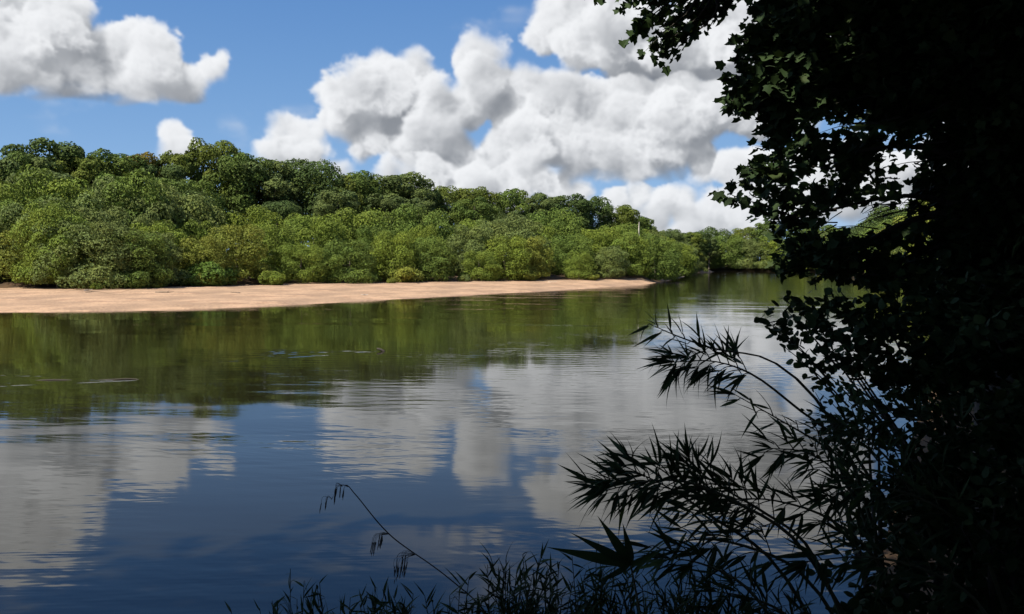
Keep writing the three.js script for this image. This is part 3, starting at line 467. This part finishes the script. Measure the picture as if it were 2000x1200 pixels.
// the big lobed-leaf tree at the right edge
{
  const r = rng(311), t = thing('sweetgum_tree', 'large dark tree with lobed leaves filling the right edge', 'tree');
  const bx = 4.28, bz = -7.7, by = nearGround(bx, bz), L = new Leaves(300), wood = [];
  part('trunk', tube([[bx + 0.1, by - 0.3, bz], [bx, by + 1.5, bz], [bx - 0.05, 5, bz - 0.1], [bx + 0.15, 9, bz + 0.1], [bx + 0.1, 15, bz]], [0.44, 0.36, 0.31, 0.24, 0.08], 12), darkBark, t);
  const P = (p) => V(...p), limbs = [[3.3, [2.6, 2.95, -7.8], 0.05], [3.2, [2.3, 3.35, -7.5], 0.035], [3.6, [2.2, 3.75, -7.5], 0.035], [4.0, [2.2, 4.3, -7.5], 0.04], [4.6, [2.3, 4.8, -7.6], 0.07], [5.2, [1.7, 5.5, -8.4], 0.08], [5.6, [2.6, 5.6, -7.0], 0.07], [6, [4.6, 6, -5.2], 0.08]];
  const limbPts = [];
  limbs.forEach(([y, tip, rad]) => { const a = V(bx, y, bz), c = P(tip), m = a.clone().lerp(c, 0.5).add(V(0, 0.25, 0.1)); part('limb', tube([a, m, c], [rad, rad * 0.6, rad * 0.2], 6), darkBark, t); for (let k = 0; k <= 6; k++) limbPts.push(k < 3 ? a.clone().lerp(m, k / 3) : m.clone().lerp(c, (k - 3) / 3)); });
  const near = (p) => { let b = limbPts[0], d = 1e9; for (const q of limbPts) { const e = q.distanceToSquared(p) - 0.8 * (q.x - p.x); if (e < d) { d = e; b = q; } } return b; };
  const tips = [[2.05, 5.07, -7.5], [1.83, 4.76, -7.4], [1.82, 4.78, -7.6], [1.82, 4.62, -7.6], [1.65, 4.47, -7.3], [1.64, 4.24, -7.3], [1.78, 4.44, -7.7], [1.99, 3.94, -7.6], [1.81, 3.71, -7.3], [1.99, 3.81, -7.7], [1.59, 3.52, -7.2], [1.74, 3.52, -7.5], [2.1, 3.33, -7.6], [2.24, 3.24, -7.9], [2.28, 3.02, -8.0], [2.26, 2.92, -7.7], [2.48, 2.85, -7.6], [2.77, 2.84, -7.8]];
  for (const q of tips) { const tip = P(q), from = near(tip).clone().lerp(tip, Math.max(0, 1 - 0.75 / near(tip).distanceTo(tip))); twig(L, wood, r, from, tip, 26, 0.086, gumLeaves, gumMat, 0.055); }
  // the bough that hangs into the top of the view
  const hang = [[0.71, 5.38, -8.4], [0.99, 5.27, -8.4], [1.02, 4.96, -8.3], [1.17, 4.84, -8.2], [1.35, 4.76, -8.2], [1.38, 5.06, -8.4], [1.63, 5.18, -8.5], [1.9, 5.25, -8.6], [1.15, 5.2, -8.4], [1.52, 5.0, -8.4], [1.3, 4.92, -8.3], [1.75, 5.3, -8.6], [1.2, 5.32, -8.4], [1.5, 5.3, -8.4], [1.25, 5.08, -8.3], [1.45, 5.18, -8.5], [1.1, 5.06, -8.3], [1.6, 5.08, -8.4], [1.28, 4.82, -8.2], [1.72, 5.12, -8.5]];
  for (const q of hang) { const tip = P(q), from = tip.clone().add(V(0.34, 0.3, 0.05)); twig(L, wood, r, from, tip, 21, 0.086, gumLeaves, gumMat, 0.07); wood.push(tube([V(1.7, 5.5, -8.4), from.clone().add(V(0.1, 0.15, 0)), from], [0.02, 0.012, 0.006], 5)); }
  // fill of the crown: outline seen across x, y
  const poly = [[2.07, 5.6], [1.99, 4.99], [1.87, 4.74], [1.96, 4.62], [1.83, 4.5], [1.88, 4.29], [2.09, 4.15], [2.09, 3.96], [2.18, 3.75], [2.05, 3.54], [2.27, 3.38], [2.23, 3.21], [2.36, 3.04], [2.36, 2.87], [2.95, 2.83], [5.2, 2.4], [5.6, 5.6]];
  const gaps = [[2.95, 4.15, 0.09], [2.82, 4.02, 0.09], [2.62, 3.72, 0.11], [3.0, 3.70, 0.12], [3.2, 3.9, 0.09], [3.5, 4.1, 0.08], [3.35, 3.66, 0.09], [2.7, 4.58, 0.04], [2.85, 3.52, 0.09], [2.45, 3.55, 0.07], [3.12, 3.78, 0.08]];
  const bare = (p) => { const n = 0.6 * noise(p.x * 4.2 + 9, p.y * 4.8, 3) + 0.4 * noise(p.x * 10, p.y * 11, 8); return p.x < 3.8 && (p.y > 3.28 ? n < 0.575 * smooth(p.y, 4.5, 4.1) * smooth(p.x, 3.8, 3.4) * (p.x < 2.45 ? 0.78 : 1) : n < 0.56 * smooth(p.x, 3.7, 3.2)); };
  for (let k = 0; k < 3000;) {
    const x = 1.8 + 3.6 * r(), y = 2.4 + 3.2 * r(), z = -7.7 + (r() - 0.5) * 1.2; k++;
    if (!inside(poly, x, y)) continue;
    const open = y < 4.15 && y > 3.3 && x < 3.6;
    if (open && r() < 0.15) continue;
    if (gaps.some(([a, b, c]) => (x - a) ** 2 + (y - b) ** 2 < c * c * 1.5)) continue;
    const tip = V(x, y, z), from = tip.clone().add(V(0.28, 0.06, 0.0).addScaledVector(rv(r), 0.12)); twig(L, r() < 0.3 ? wood : null, r, from, tip, 15, 0.086, gumLeaves, gumMat, 0.08, bare);
  }
  // the high crown, over the viewer's head
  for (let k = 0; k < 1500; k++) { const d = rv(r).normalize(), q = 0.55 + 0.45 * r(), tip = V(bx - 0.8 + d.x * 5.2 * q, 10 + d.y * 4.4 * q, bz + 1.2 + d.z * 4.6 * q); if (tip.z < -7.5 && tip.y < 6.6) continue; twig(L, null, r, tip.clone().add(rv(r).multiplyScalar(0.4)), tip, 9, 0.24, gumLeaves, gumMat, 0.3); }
  part('twigs', mergeGeometries(wood), darkBark, t, 'stuff');
  L.build(t);
}
// leafy shrubs on the bank below the tree
function shrub(label, seed, base, poly, z, dz, n, tips, most, size, dens = 14) {
  const r = rng(seed), t = thing('bank_shrub', label, 'shrub', 'shrubs on the shaded bank'), L = new Leaves(most), wood = [], root = V(...base);
  for (let i = 0; i < 7; i++) { const a = poly[(i * 5 + 1) % poly.length], e = V(lerp(a[0], base[0], 0.35), lerp(a[1], base[1], 0.2), z + (r() - 0.5) * dz); part('stem', tube([root.clone().addScaledVector(V(r() - .5, 0, r() - .5), 0.2), root.clone().lerp(e, 0.5).add(V(0, 0.12, 0)), e], [0.02, 0.013, 0.005], 5), darkBark, t); }
  for (const q of tips) { const tip = V(...q); twig(L, wood, r, tip.clone().lerp(root, 0.22).add(V(0.05, 0.05, 0)), tip, 12, size, ovalLeaves, gumMat, 0.035); }
  const xs = poly.map((p) => p[0]), ys = poly.map((p) => p[1]), x0 = Math.min(...xs), x1 = Math.max(...xs), y0 = Math.min(...ys), y1 = Math.max(...ys);
  for (let k = 0; k < n; k++) { const x = lerp(x0, x1, r()), y = lerp(y0, y1, r()); if (!inside(poly, x, y)) continue; const tip = V(x, y, z + (r() - 0.5) * dz), from = tip.clone().add(V(0.12, -0.1, 0).addScaledVector(rv(r), 0.08)); twig(L, r() < 0.35 ? wood : null, r, from, tip, dens, size, ovalLeaves, gumMat, 0.05); }
  part('twigs', mergeGeometries(wood), darkBark, t, 'stuff'); L.build(t);
}
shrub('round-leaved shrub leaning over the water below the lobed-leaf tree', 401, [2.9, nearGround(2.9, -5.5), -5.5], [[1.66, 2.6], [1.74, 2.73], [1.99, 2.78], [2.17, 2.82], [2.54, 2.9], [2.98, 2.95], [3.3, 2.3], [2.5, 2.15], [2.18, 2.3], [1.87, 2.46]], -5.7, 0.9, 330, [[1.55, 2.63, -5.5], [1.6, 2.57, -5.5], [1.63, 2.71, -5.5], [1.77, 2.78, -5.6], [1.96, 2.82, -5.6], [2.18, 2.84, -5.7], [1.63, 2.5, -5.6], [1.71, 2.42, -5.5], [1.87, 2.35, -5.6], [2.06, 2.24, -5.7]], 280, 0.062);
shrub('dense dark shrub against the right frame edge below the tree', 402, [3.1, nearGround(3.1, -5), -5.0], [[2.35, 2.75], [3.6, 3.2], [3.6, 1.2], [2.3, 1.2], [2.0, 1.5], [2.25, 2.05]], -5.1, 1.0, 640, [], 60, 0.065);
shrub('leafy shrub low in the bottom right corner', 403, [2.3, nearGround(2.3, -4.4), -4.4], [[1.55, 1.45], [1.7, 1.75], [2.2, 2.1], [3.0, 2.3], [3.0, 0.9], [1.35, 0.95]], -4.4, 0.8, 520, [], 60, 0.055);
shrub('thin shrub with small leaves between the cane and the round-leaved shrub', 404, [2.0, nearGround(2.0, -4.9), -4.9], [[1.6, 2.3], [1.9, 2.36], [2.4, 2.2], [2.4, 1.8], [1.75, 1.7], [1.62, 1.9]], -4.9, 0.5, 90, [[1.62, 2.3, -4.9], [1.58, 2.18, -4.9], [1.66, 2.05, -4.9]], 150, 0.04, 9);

// cane: leaning stems with fans of long pointed leaves
function cane(label, seed, pts, opt = {}) {
  const r = rng(seed), t = thing('river_cane', label, 'cane', 'river cane leaning over the water'), L = new Leaves(290), c = new THREE.CatmullRomCurve3(pts.map((p) => V(...p))), len = c.getLength();
  part('stem', tube(pts, [0.011, 0.009, 0.007, 0.004, 0.002], 6), stemMat, t);
  const step = opt.step ?? 0.085, fanN = opt.fan ?? 4, size = opt.size ?? 0.17, start = opt.start ?? 0.3;
  for (let s = start * len, k = 0; s < len; s += step * (0.8 + 0.4 * r()), k++) {
    const u = s / len, p = c.getPoint(u), tan = c.getTangent(u), side = V(tan.y, -tan.x, (r() - 0.5) * 1.6).normalize().multiplyScalar(k % 2 ? 1 : -1);
    const bl = (opt.branch ?? 0.12) * (0.5 + r()) * (1 - 0.6 * u), q = p.clone().addScaledVector(tan, bl * 0.8).addScaledVector(side, bl * 0.7);
    part('branchlet', tube([p, p.clone().lerp(q, 0.5).add(V(0, 0.01, 0)), q], [0.003, 0.0025, 0.0015], 4), stemMat, t);
    const n = Math.max(2, Math.round(fanN * (0.6 + 0.8 * r())));
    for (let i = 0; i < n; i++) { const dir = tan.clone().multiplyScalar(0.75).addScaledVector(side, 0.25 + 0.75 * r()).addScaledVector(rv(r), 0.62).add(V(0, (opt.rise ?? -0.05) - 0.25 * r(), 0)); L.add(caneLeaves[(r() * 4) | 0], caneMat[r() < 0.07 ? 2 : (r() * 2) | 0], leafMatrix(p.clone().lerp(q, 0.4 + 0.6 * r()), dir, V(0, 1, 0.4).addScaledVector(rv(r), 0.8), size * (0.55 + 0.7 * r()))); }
  }
  const end = pts[pts.length - 1], tn = c.getTangent(1);
  for (let i = 0; i < (opt.tuft ?? 5); i++) L.add(caneLeaves[i % 3], caneMat[i % 2], leafMatrix(V(...end), tn.clone().addScaledVector(rv(r), 0.45), V(0, 1, 0.5).addScaledVector(rv(r), 0.5), size * (0.7 + 0.6 * r())));
  L.build(t);
}
const gy = (x, z) => nearGround(x, z);
cane('highest cane stem, arching left over the cloud reflection from the shrub', 501, [[2.25, gy(2.25, -4.8), -4.8], [1.83, 1.95, -4.8], [1.47, 2.24, -4.7], [1.23, 2.42, -4.7], [1.0, 2.50, -4.6], [0.80, 2.50, -4.55]], { start: 0.6, fan: 7, size: 0.15, step: 0.055, branch: 0.13, tuft: 10 });
cane('bare-tipped thin cane stem curving above the highest leafy cane', 502, [[2.1, gy(2.1, -4.8), -4.8], [1.7, 2.1, -4.75], [1.3, 2.5, -4.6], [1.02, 2.56, -4.6], [0.84, 2.62, -4.6], [0.70, 2.68, -4.6]], { start: 0.62, fan: 2, size: 0.13, step: 0.12, tuft: 0, branch: 0.05, rise: 0.1 });
cane('cane stem crossing below the highest one, few drooping leaves', 503, [[2.2, gy(2.2, -4.7), -4.7], [1.9, 1.8, -4.7], [1.6, 2.05, -4.6], [1.35, 2.2, -4.6], [1.12, 2.33, -4.6]], { start: 0.5, fan: 2, size: 0.15, step: 0.11, tuft: 3, rise: -0.25 });
cane('cane with dense leaf fans reaching farthest left, mid height', 504, [[1.75, gy(1.75, -4.2), -4.2], [1.29, 1.73, -4.1], [1.01, 1.93, -4.0], [0.78, 2.03, -4.0], [0.57, 2.06, -3.9], [0.40, 2.02, -3.9]], { start: 0.35, fan: 7, size: 0.16, step: 0.05, branch: 0.16, tuft: 9, rise: 0.15 });
cane('upright-leaved cane rising at the left of the dense cane clump', 505, [[1.6, gy(1.6, -4.3), -4.3], [1.2, 1.62, -4.2], [0.9, 1.85, -4.1], [0.70, 2.0, -4.0], [0.50, 2.10, -4.0]], { start: 0.4, fan: 6, size: 0.15, step: 0.06, branch: 0.15, tuft: 7, rise: 0.15 });
cane('cane with upward leaves in the middle of the dense clump', 506, [[1.7, gy(1.7, -4.3), -4.3], [1.4, 1.65, -4.3], [1.15, 1.85, -4.2], [0.95, 1.98, -4.1], [0.78, 2.10, -4.1]], { start: 0.4, fan: 6, size: 0.15, step: 0.06, branch: 0.15, tuft: 7, rise: 0.2 });
cane('cane right of the dense clump, in front of the dark shrub', 507, [[2.0, gy(2, -4.3), -4.3], [1.7, 1.6, -4.2], [1.45, 1.82, -4.2], [1.2, 1.9, -4.2], [1.02, 1.92, -4.15]], { start: 0.3, fan: 6, size: 0.16, step: 0.065, branch: 0.15, tuft: 5, rise: 0.05 });
cane('low cane drooping toward the water under the dense clump', 508, [[1.7, gy(1.7, -4.1), -4.1], [1.3, 1.6, -4.05], [1.05, 1.74, -4.0], [0.82, 1.78, -4.0], [0.62, 1.74, -3.95]], { start: 0.35, fan: 5, size: 0.16, step: 0.07, branch: 0.13, tuft: 4, rise: -0.3 });
cane('cane with steep stiff leaves before the thin shrub', 509, [[2.2, gy(2.2, -4.4), -4.4], [2.0, 1.75, -4.4], [1.85, 2.0, -4.4], [1.7, 2.15, -4.4], [1.58, 2.22, -4.4]], { start: 0.3, fan: 4, size: 0.18, step: 0.08, branch: 0.1, tuft: 5, rise: 0.1 });
cane('cane near the bottom right corner, half lost in shade', 510, [[2.3, gy(2.3, -4.0), -4.0], [2.05, 1.5, -4.0], [1.8, 1.65, -4.0], [1.55, 1.7, -4.0], [1.3, 1.68, -4.0]], { start: 0.3, fan: 6, size: 0.16, step: 0.065, branch: 0.13, tuft: 5 });
cane('short cane at the foot of the clump near the bottom edge', 511, [[1.45, gy(1.45, -3.9), -3.9], [1.3, 1.35, -3.9], [1.15, 1.5, -3.9], [1.0, 1.56, -3.9], [0.88, 1.58, -3.9]], { start: 0.25, fan: 3, size: 0.15, step: 0.07, branch: 0.08, tuft: 4 });
cane('cane leaning left out of the dark right-hand shrub', 512, [[2.7, gy(2.7, -4.7), -4.7], [2.5, 1.9, -4.7], [2.2, 2.15, -4.7], [1.95, 2.2, -4.7], [1.75, 2.14, -4.7]], { start: 0.35, fan: 6, size: 0.16, step: 0.065, branch: 0.132, tuft: 4, rise: -0.1 });
cane('cane in the gap between the dense clump and the dark right side', 513, [[1.95, gy(1.95, -4.5), -4.5], [1.75, 1.7, -4.5], [1.6, 1.95, -4.45], [1.42, 2.08, -4.4], [1.25, 2.1, -4.4]], { start: 0.3, fan: 6, size: 0.15, step: 0.06, branch: 0.15, tuft: 6, rise: 0.1 });
cane('low cane bending right of the broad-bladed plant', 514, [[1.3, gy(1.3, -3.9), -3.9], [1.12, 1.45, -3.85], [0.95, 1.66, -3.8], [0.78, 1.74, -3.8], [0.66, 1.76, -3.8]], { start: 0.25, fan: 5, size: 0.15, step: 0.065, branch: 0.12, tuft: 6 });
cane('cane above the bottom right corner, crossing the dark shrub', 515, [[2.4, gy(2.4, -4.2), -4.2], [2.15, 1.7, -4.2], [1.9, 1.9, -4.2], [1.65, 1.96, -4.2], [1.45, 1.92, -4.2]], { start: 0.3, fan: 6, size: 0.16, step: 0.065, branch: 0.14, tuft: 6 });
// the plant with broad blades
{
  const t = thing('broad_bladed_plant', 'plant with broad pointed blades at the bottom left of the cane', 'plant'), o = V(0.47, 1.80, -3.6), g0 = gy(0.6, -3.6);
  part('stem', tube([[0.62, g0 - 0.05, -3.6], [0.54, lerp(g0, 1.8, 0.55), -3.6], [0.47, 1.80, -3.6]], [0.008, 0.006, 0.004], 6), stemMat, t);
  [[[0.315, 2.03], 0, 0], [[0.425, 1.99], 0, 0.3], [[0.16, 1.875], 1, 0.2], [[0.30, 1.745], 1, 0.6], [[0.56, 1.90], 1, 0.9], [[0.2, 1.96], 0, 0.3]].forEach(([[x, y], k, dz], i) => { const d = V(x - o.x, y - o.y, dz * 0.2), l = part('leaf', i === 5 ? caneLeaves[2] : bigBlades[k], caneMat[i % 2], t); leafMatrix(i === 1 ? V(0.475, 1.80, -3.6) : o, d, V(0.1, 0.25, 1), d.length() * (i === 5 ? 0.9 : 0.85 + 0.1 * (i % 3))).decompose(l.position, l.quaternion, l.scale); });
}
// low leafy growth along the bottom edge
const LOW = [[-1.12, -4.5, 1.34, 'small tuft of leafy stems farthest left on the bottom edge'], [-0.85, -4.4, 1.36, 'leafy tuft second from the left on the bottom edge'], [-0.58, -4.35, 1.33, 'leafy tuft on the bottom edge left of the dry stalk foot'], [-0.3, -4.25, 1.42, 'leafy tuft at the foot of the dry stalk'], [-0.06, -4.15, 1.58, 'spiky leafy plant just right of the dry stalk foot'], [0.14, -4.05, 1.64, 'dense leafy plant below the broad-bladed plant, left side'], [0.36, -4.0, 1.64, 'dense leafy plant directly beneath the broad blades'], [0.62, -3.95, 1.62, 'leafy plant on the bottom edge right of the broad blades'], [0.88, -3.95, 1.58, 'leafy plant on the bottom edge under the cane clump'], [1.15, -3.95, 1.5, 'shaded leafy plant on the bottom edge right of the cane clump']];
LOW.forEach(([x, z, top, label], k) => {
  const r = rng(600 + k), t = thing('bank_plant', label, 'plant', 'low leafy plants along the bottom edge'), L = new Leaves(150), g0 = gy(x, z), hh = top - g0;
  for (let i = 0; i < 34; i++) {
    const a = r() * 6.28, d = 0.06 + 0.24 * r(), e = V(x + Math.cos(a) * d, g0 + hh * (0.5 + 0.6 * r()), z + Math.sin(a) * d * 0.7), b = V(x + Math.cos(a) * 0.04, g0 - 0.03, z + Math.sin(a) * 0.04), c = new THREE.CatmullRomCurve3([b, b.clone().lerp(e, 0.5).add(V(0, 0.04, 0)), e]);
    part('stem', tube(c.getPoints(3), [0.004, 0.003, 0.0015], 4), stemMat, t);
    for (let j = 0; j < 18; j++) { const u = 0.3 + 0.7 * (j + r()) / 18, tan = c.getTangent(Math.min(1, u)); L.add(fineBlades[(r() * 3) | 0], caneMat[r() < 0.1 ? 2 : (r() * 2) | 0], leafMatrix(c.getPoint(Math.min(1, u)), tan.multiplyScalar(0.6).add(rv(r).multiplyScalar(0.75)), V(0, 1, 0.3).addScaledVector(rv(r), 0.8), 0.06 + 0.06 * r())); }
  }
  L.list.reverse(); L.build(t);
});
// the dry stalk with drooping seed tufts
{
  const r = rng(777), t = thing('dry_grass_stalk', 'thin dry stalk with drooping seed tufts leaning left over the water', 'stalk'), m = new THREE.MeshStandardMaterial({ color: lin(0.05, 0.042, 0.03), roughness: 0.9 });
  const c = new THREE.CatmullRomCurve3([V(0.12, gy(0.12, -5.0) - 0.05, -5.0), V(-0.12, 0.98, -5.1), V(-0.38, 1.2, -5.2), V(-0.7, 1.44, -5.2), V(-0.9, 1.68, -5.2), V(-0.945, 1.725, -5.2), V(-1.0, 1.69, -5.2), V(-1.03, 1.64, -5.2)]);
  part('stem', tube(c.getPoints(24), [0.006, 0.005, 0.004, 0.003, 0.002, 0.0015], 5), m, t);
  [[0.98, 5, 0.12], [0.76, 7, 0.16], [0.66, 4, 0.14], [0.43, 11, 0.2], [0.36, 15, 0.26]].forEach(([u, n, len]) => {
    const g = [], p = c.getPoint(u);
    for (let i = 0; i < n; i++) { const d = V(-0.5 - 0.5 * r(), 0.15 - 0.5 * r(), (r() - 0.5) * 0.8), l = len * (0.4 + 0.6 * r()), q = p.clone().addScaledVector(d, l * 0.5).add(V(0, 0.01, 0)), e = q.clone().add(V(-0.1 * r() * len, -l * 0.55, 0.05 * (r() - 0.5))); g.push(tube([p, q, e], [0.0012, 0.001, 0.0012], 3)); for (let j = 0; j < 5; j++) { const s = e.clone().lerp(q, r() * 0.7); g.push(tube([s, s.clone().add(V(-0.004, -0.008, 0)), s.clone().add(V(-0.006, -0.02 - 0.014 * r(), 0.004 * r()))], [0.0008, 0.0026, 0.0008], 4)); } }
    part('seed_tuft', mergeGeometries(g), m, t);
  });
}
// the trees behind and beside the viewer, whose crowns keep the bank in shade
[[-5.2, 4.8, 17, 1.5, 'shade tree on the bank behind the viewer, left'], [2.2, 5.5, 18, 1.5, 'shade tree on the bank behind the viewer, middle'], [9, 2.5, 17, 1.6, 'shade tree on the bank behind the viewer, right'], [9.5, -6.5, 17, 1.5, 'shade tree on the bank to the right of the lobed-leaf tree'], [15, -13, 18, 1.6, 'shade tree farther along the right bank'], [-11, 8.5, 16, 1.5, 'shade tree on the bank far behind to the left'], [7, 12, 18, 1.7, 'shade tree set back in the wood behind'], [-3, 13, 18, 1.7, 'shade tree set back in the wood behind, left'], [8.5, -12.5, 10, 1.4, 'smaller dark tree beyond the lobed-leaf tree']].forEach(([x, z, H, w, label], i) => plant('shade_tree', label, 'tree', 'trees shading the near bank', i % 2 ? hardwoods[2] : hardwoods[0], darkLeaf, x, gy(x, z) - 0.1, z, H, w));
[[-3.5, 3.2], [0.5, 4.2], [4.5, 3.4], [7.2, 0.2], [7.6, -4.2], [6.6, -8.6], [8, -11], [-7, 5], [6.8, -11.2], [8.8, -14.5], [10.5, -19], [14, -26], [5.4, -6.4]].forEach(([x, z], i) => plant('thicket_bush', ['bush in the undergrowth behind the viewer', 'bush in the undergrowth straight behind', 'bush in the undergrowth behind right', 'bush to the right of the viewer', 'bush beside the lobed-leaf tree', 'bush behind the lobed-leaf trunk', 'bush on the bank past the lobed-leaf tree', 'bush behind the viewer far left', 'bush at the water edge past the lobed-leaf tree', 'second bush along the water edge past the lobed-leaf tree', 'third bush along the right water edge', 'farthest bush along the right water edge', 'bush just behind the right-edge shrub'][i], 'bush', 'undergrowth round the viewer', willows[i % 4], darkLeaf, x, gy(x, z) - 0.1, z, 3.8, 0.9));

renderer.render(scene, camera);
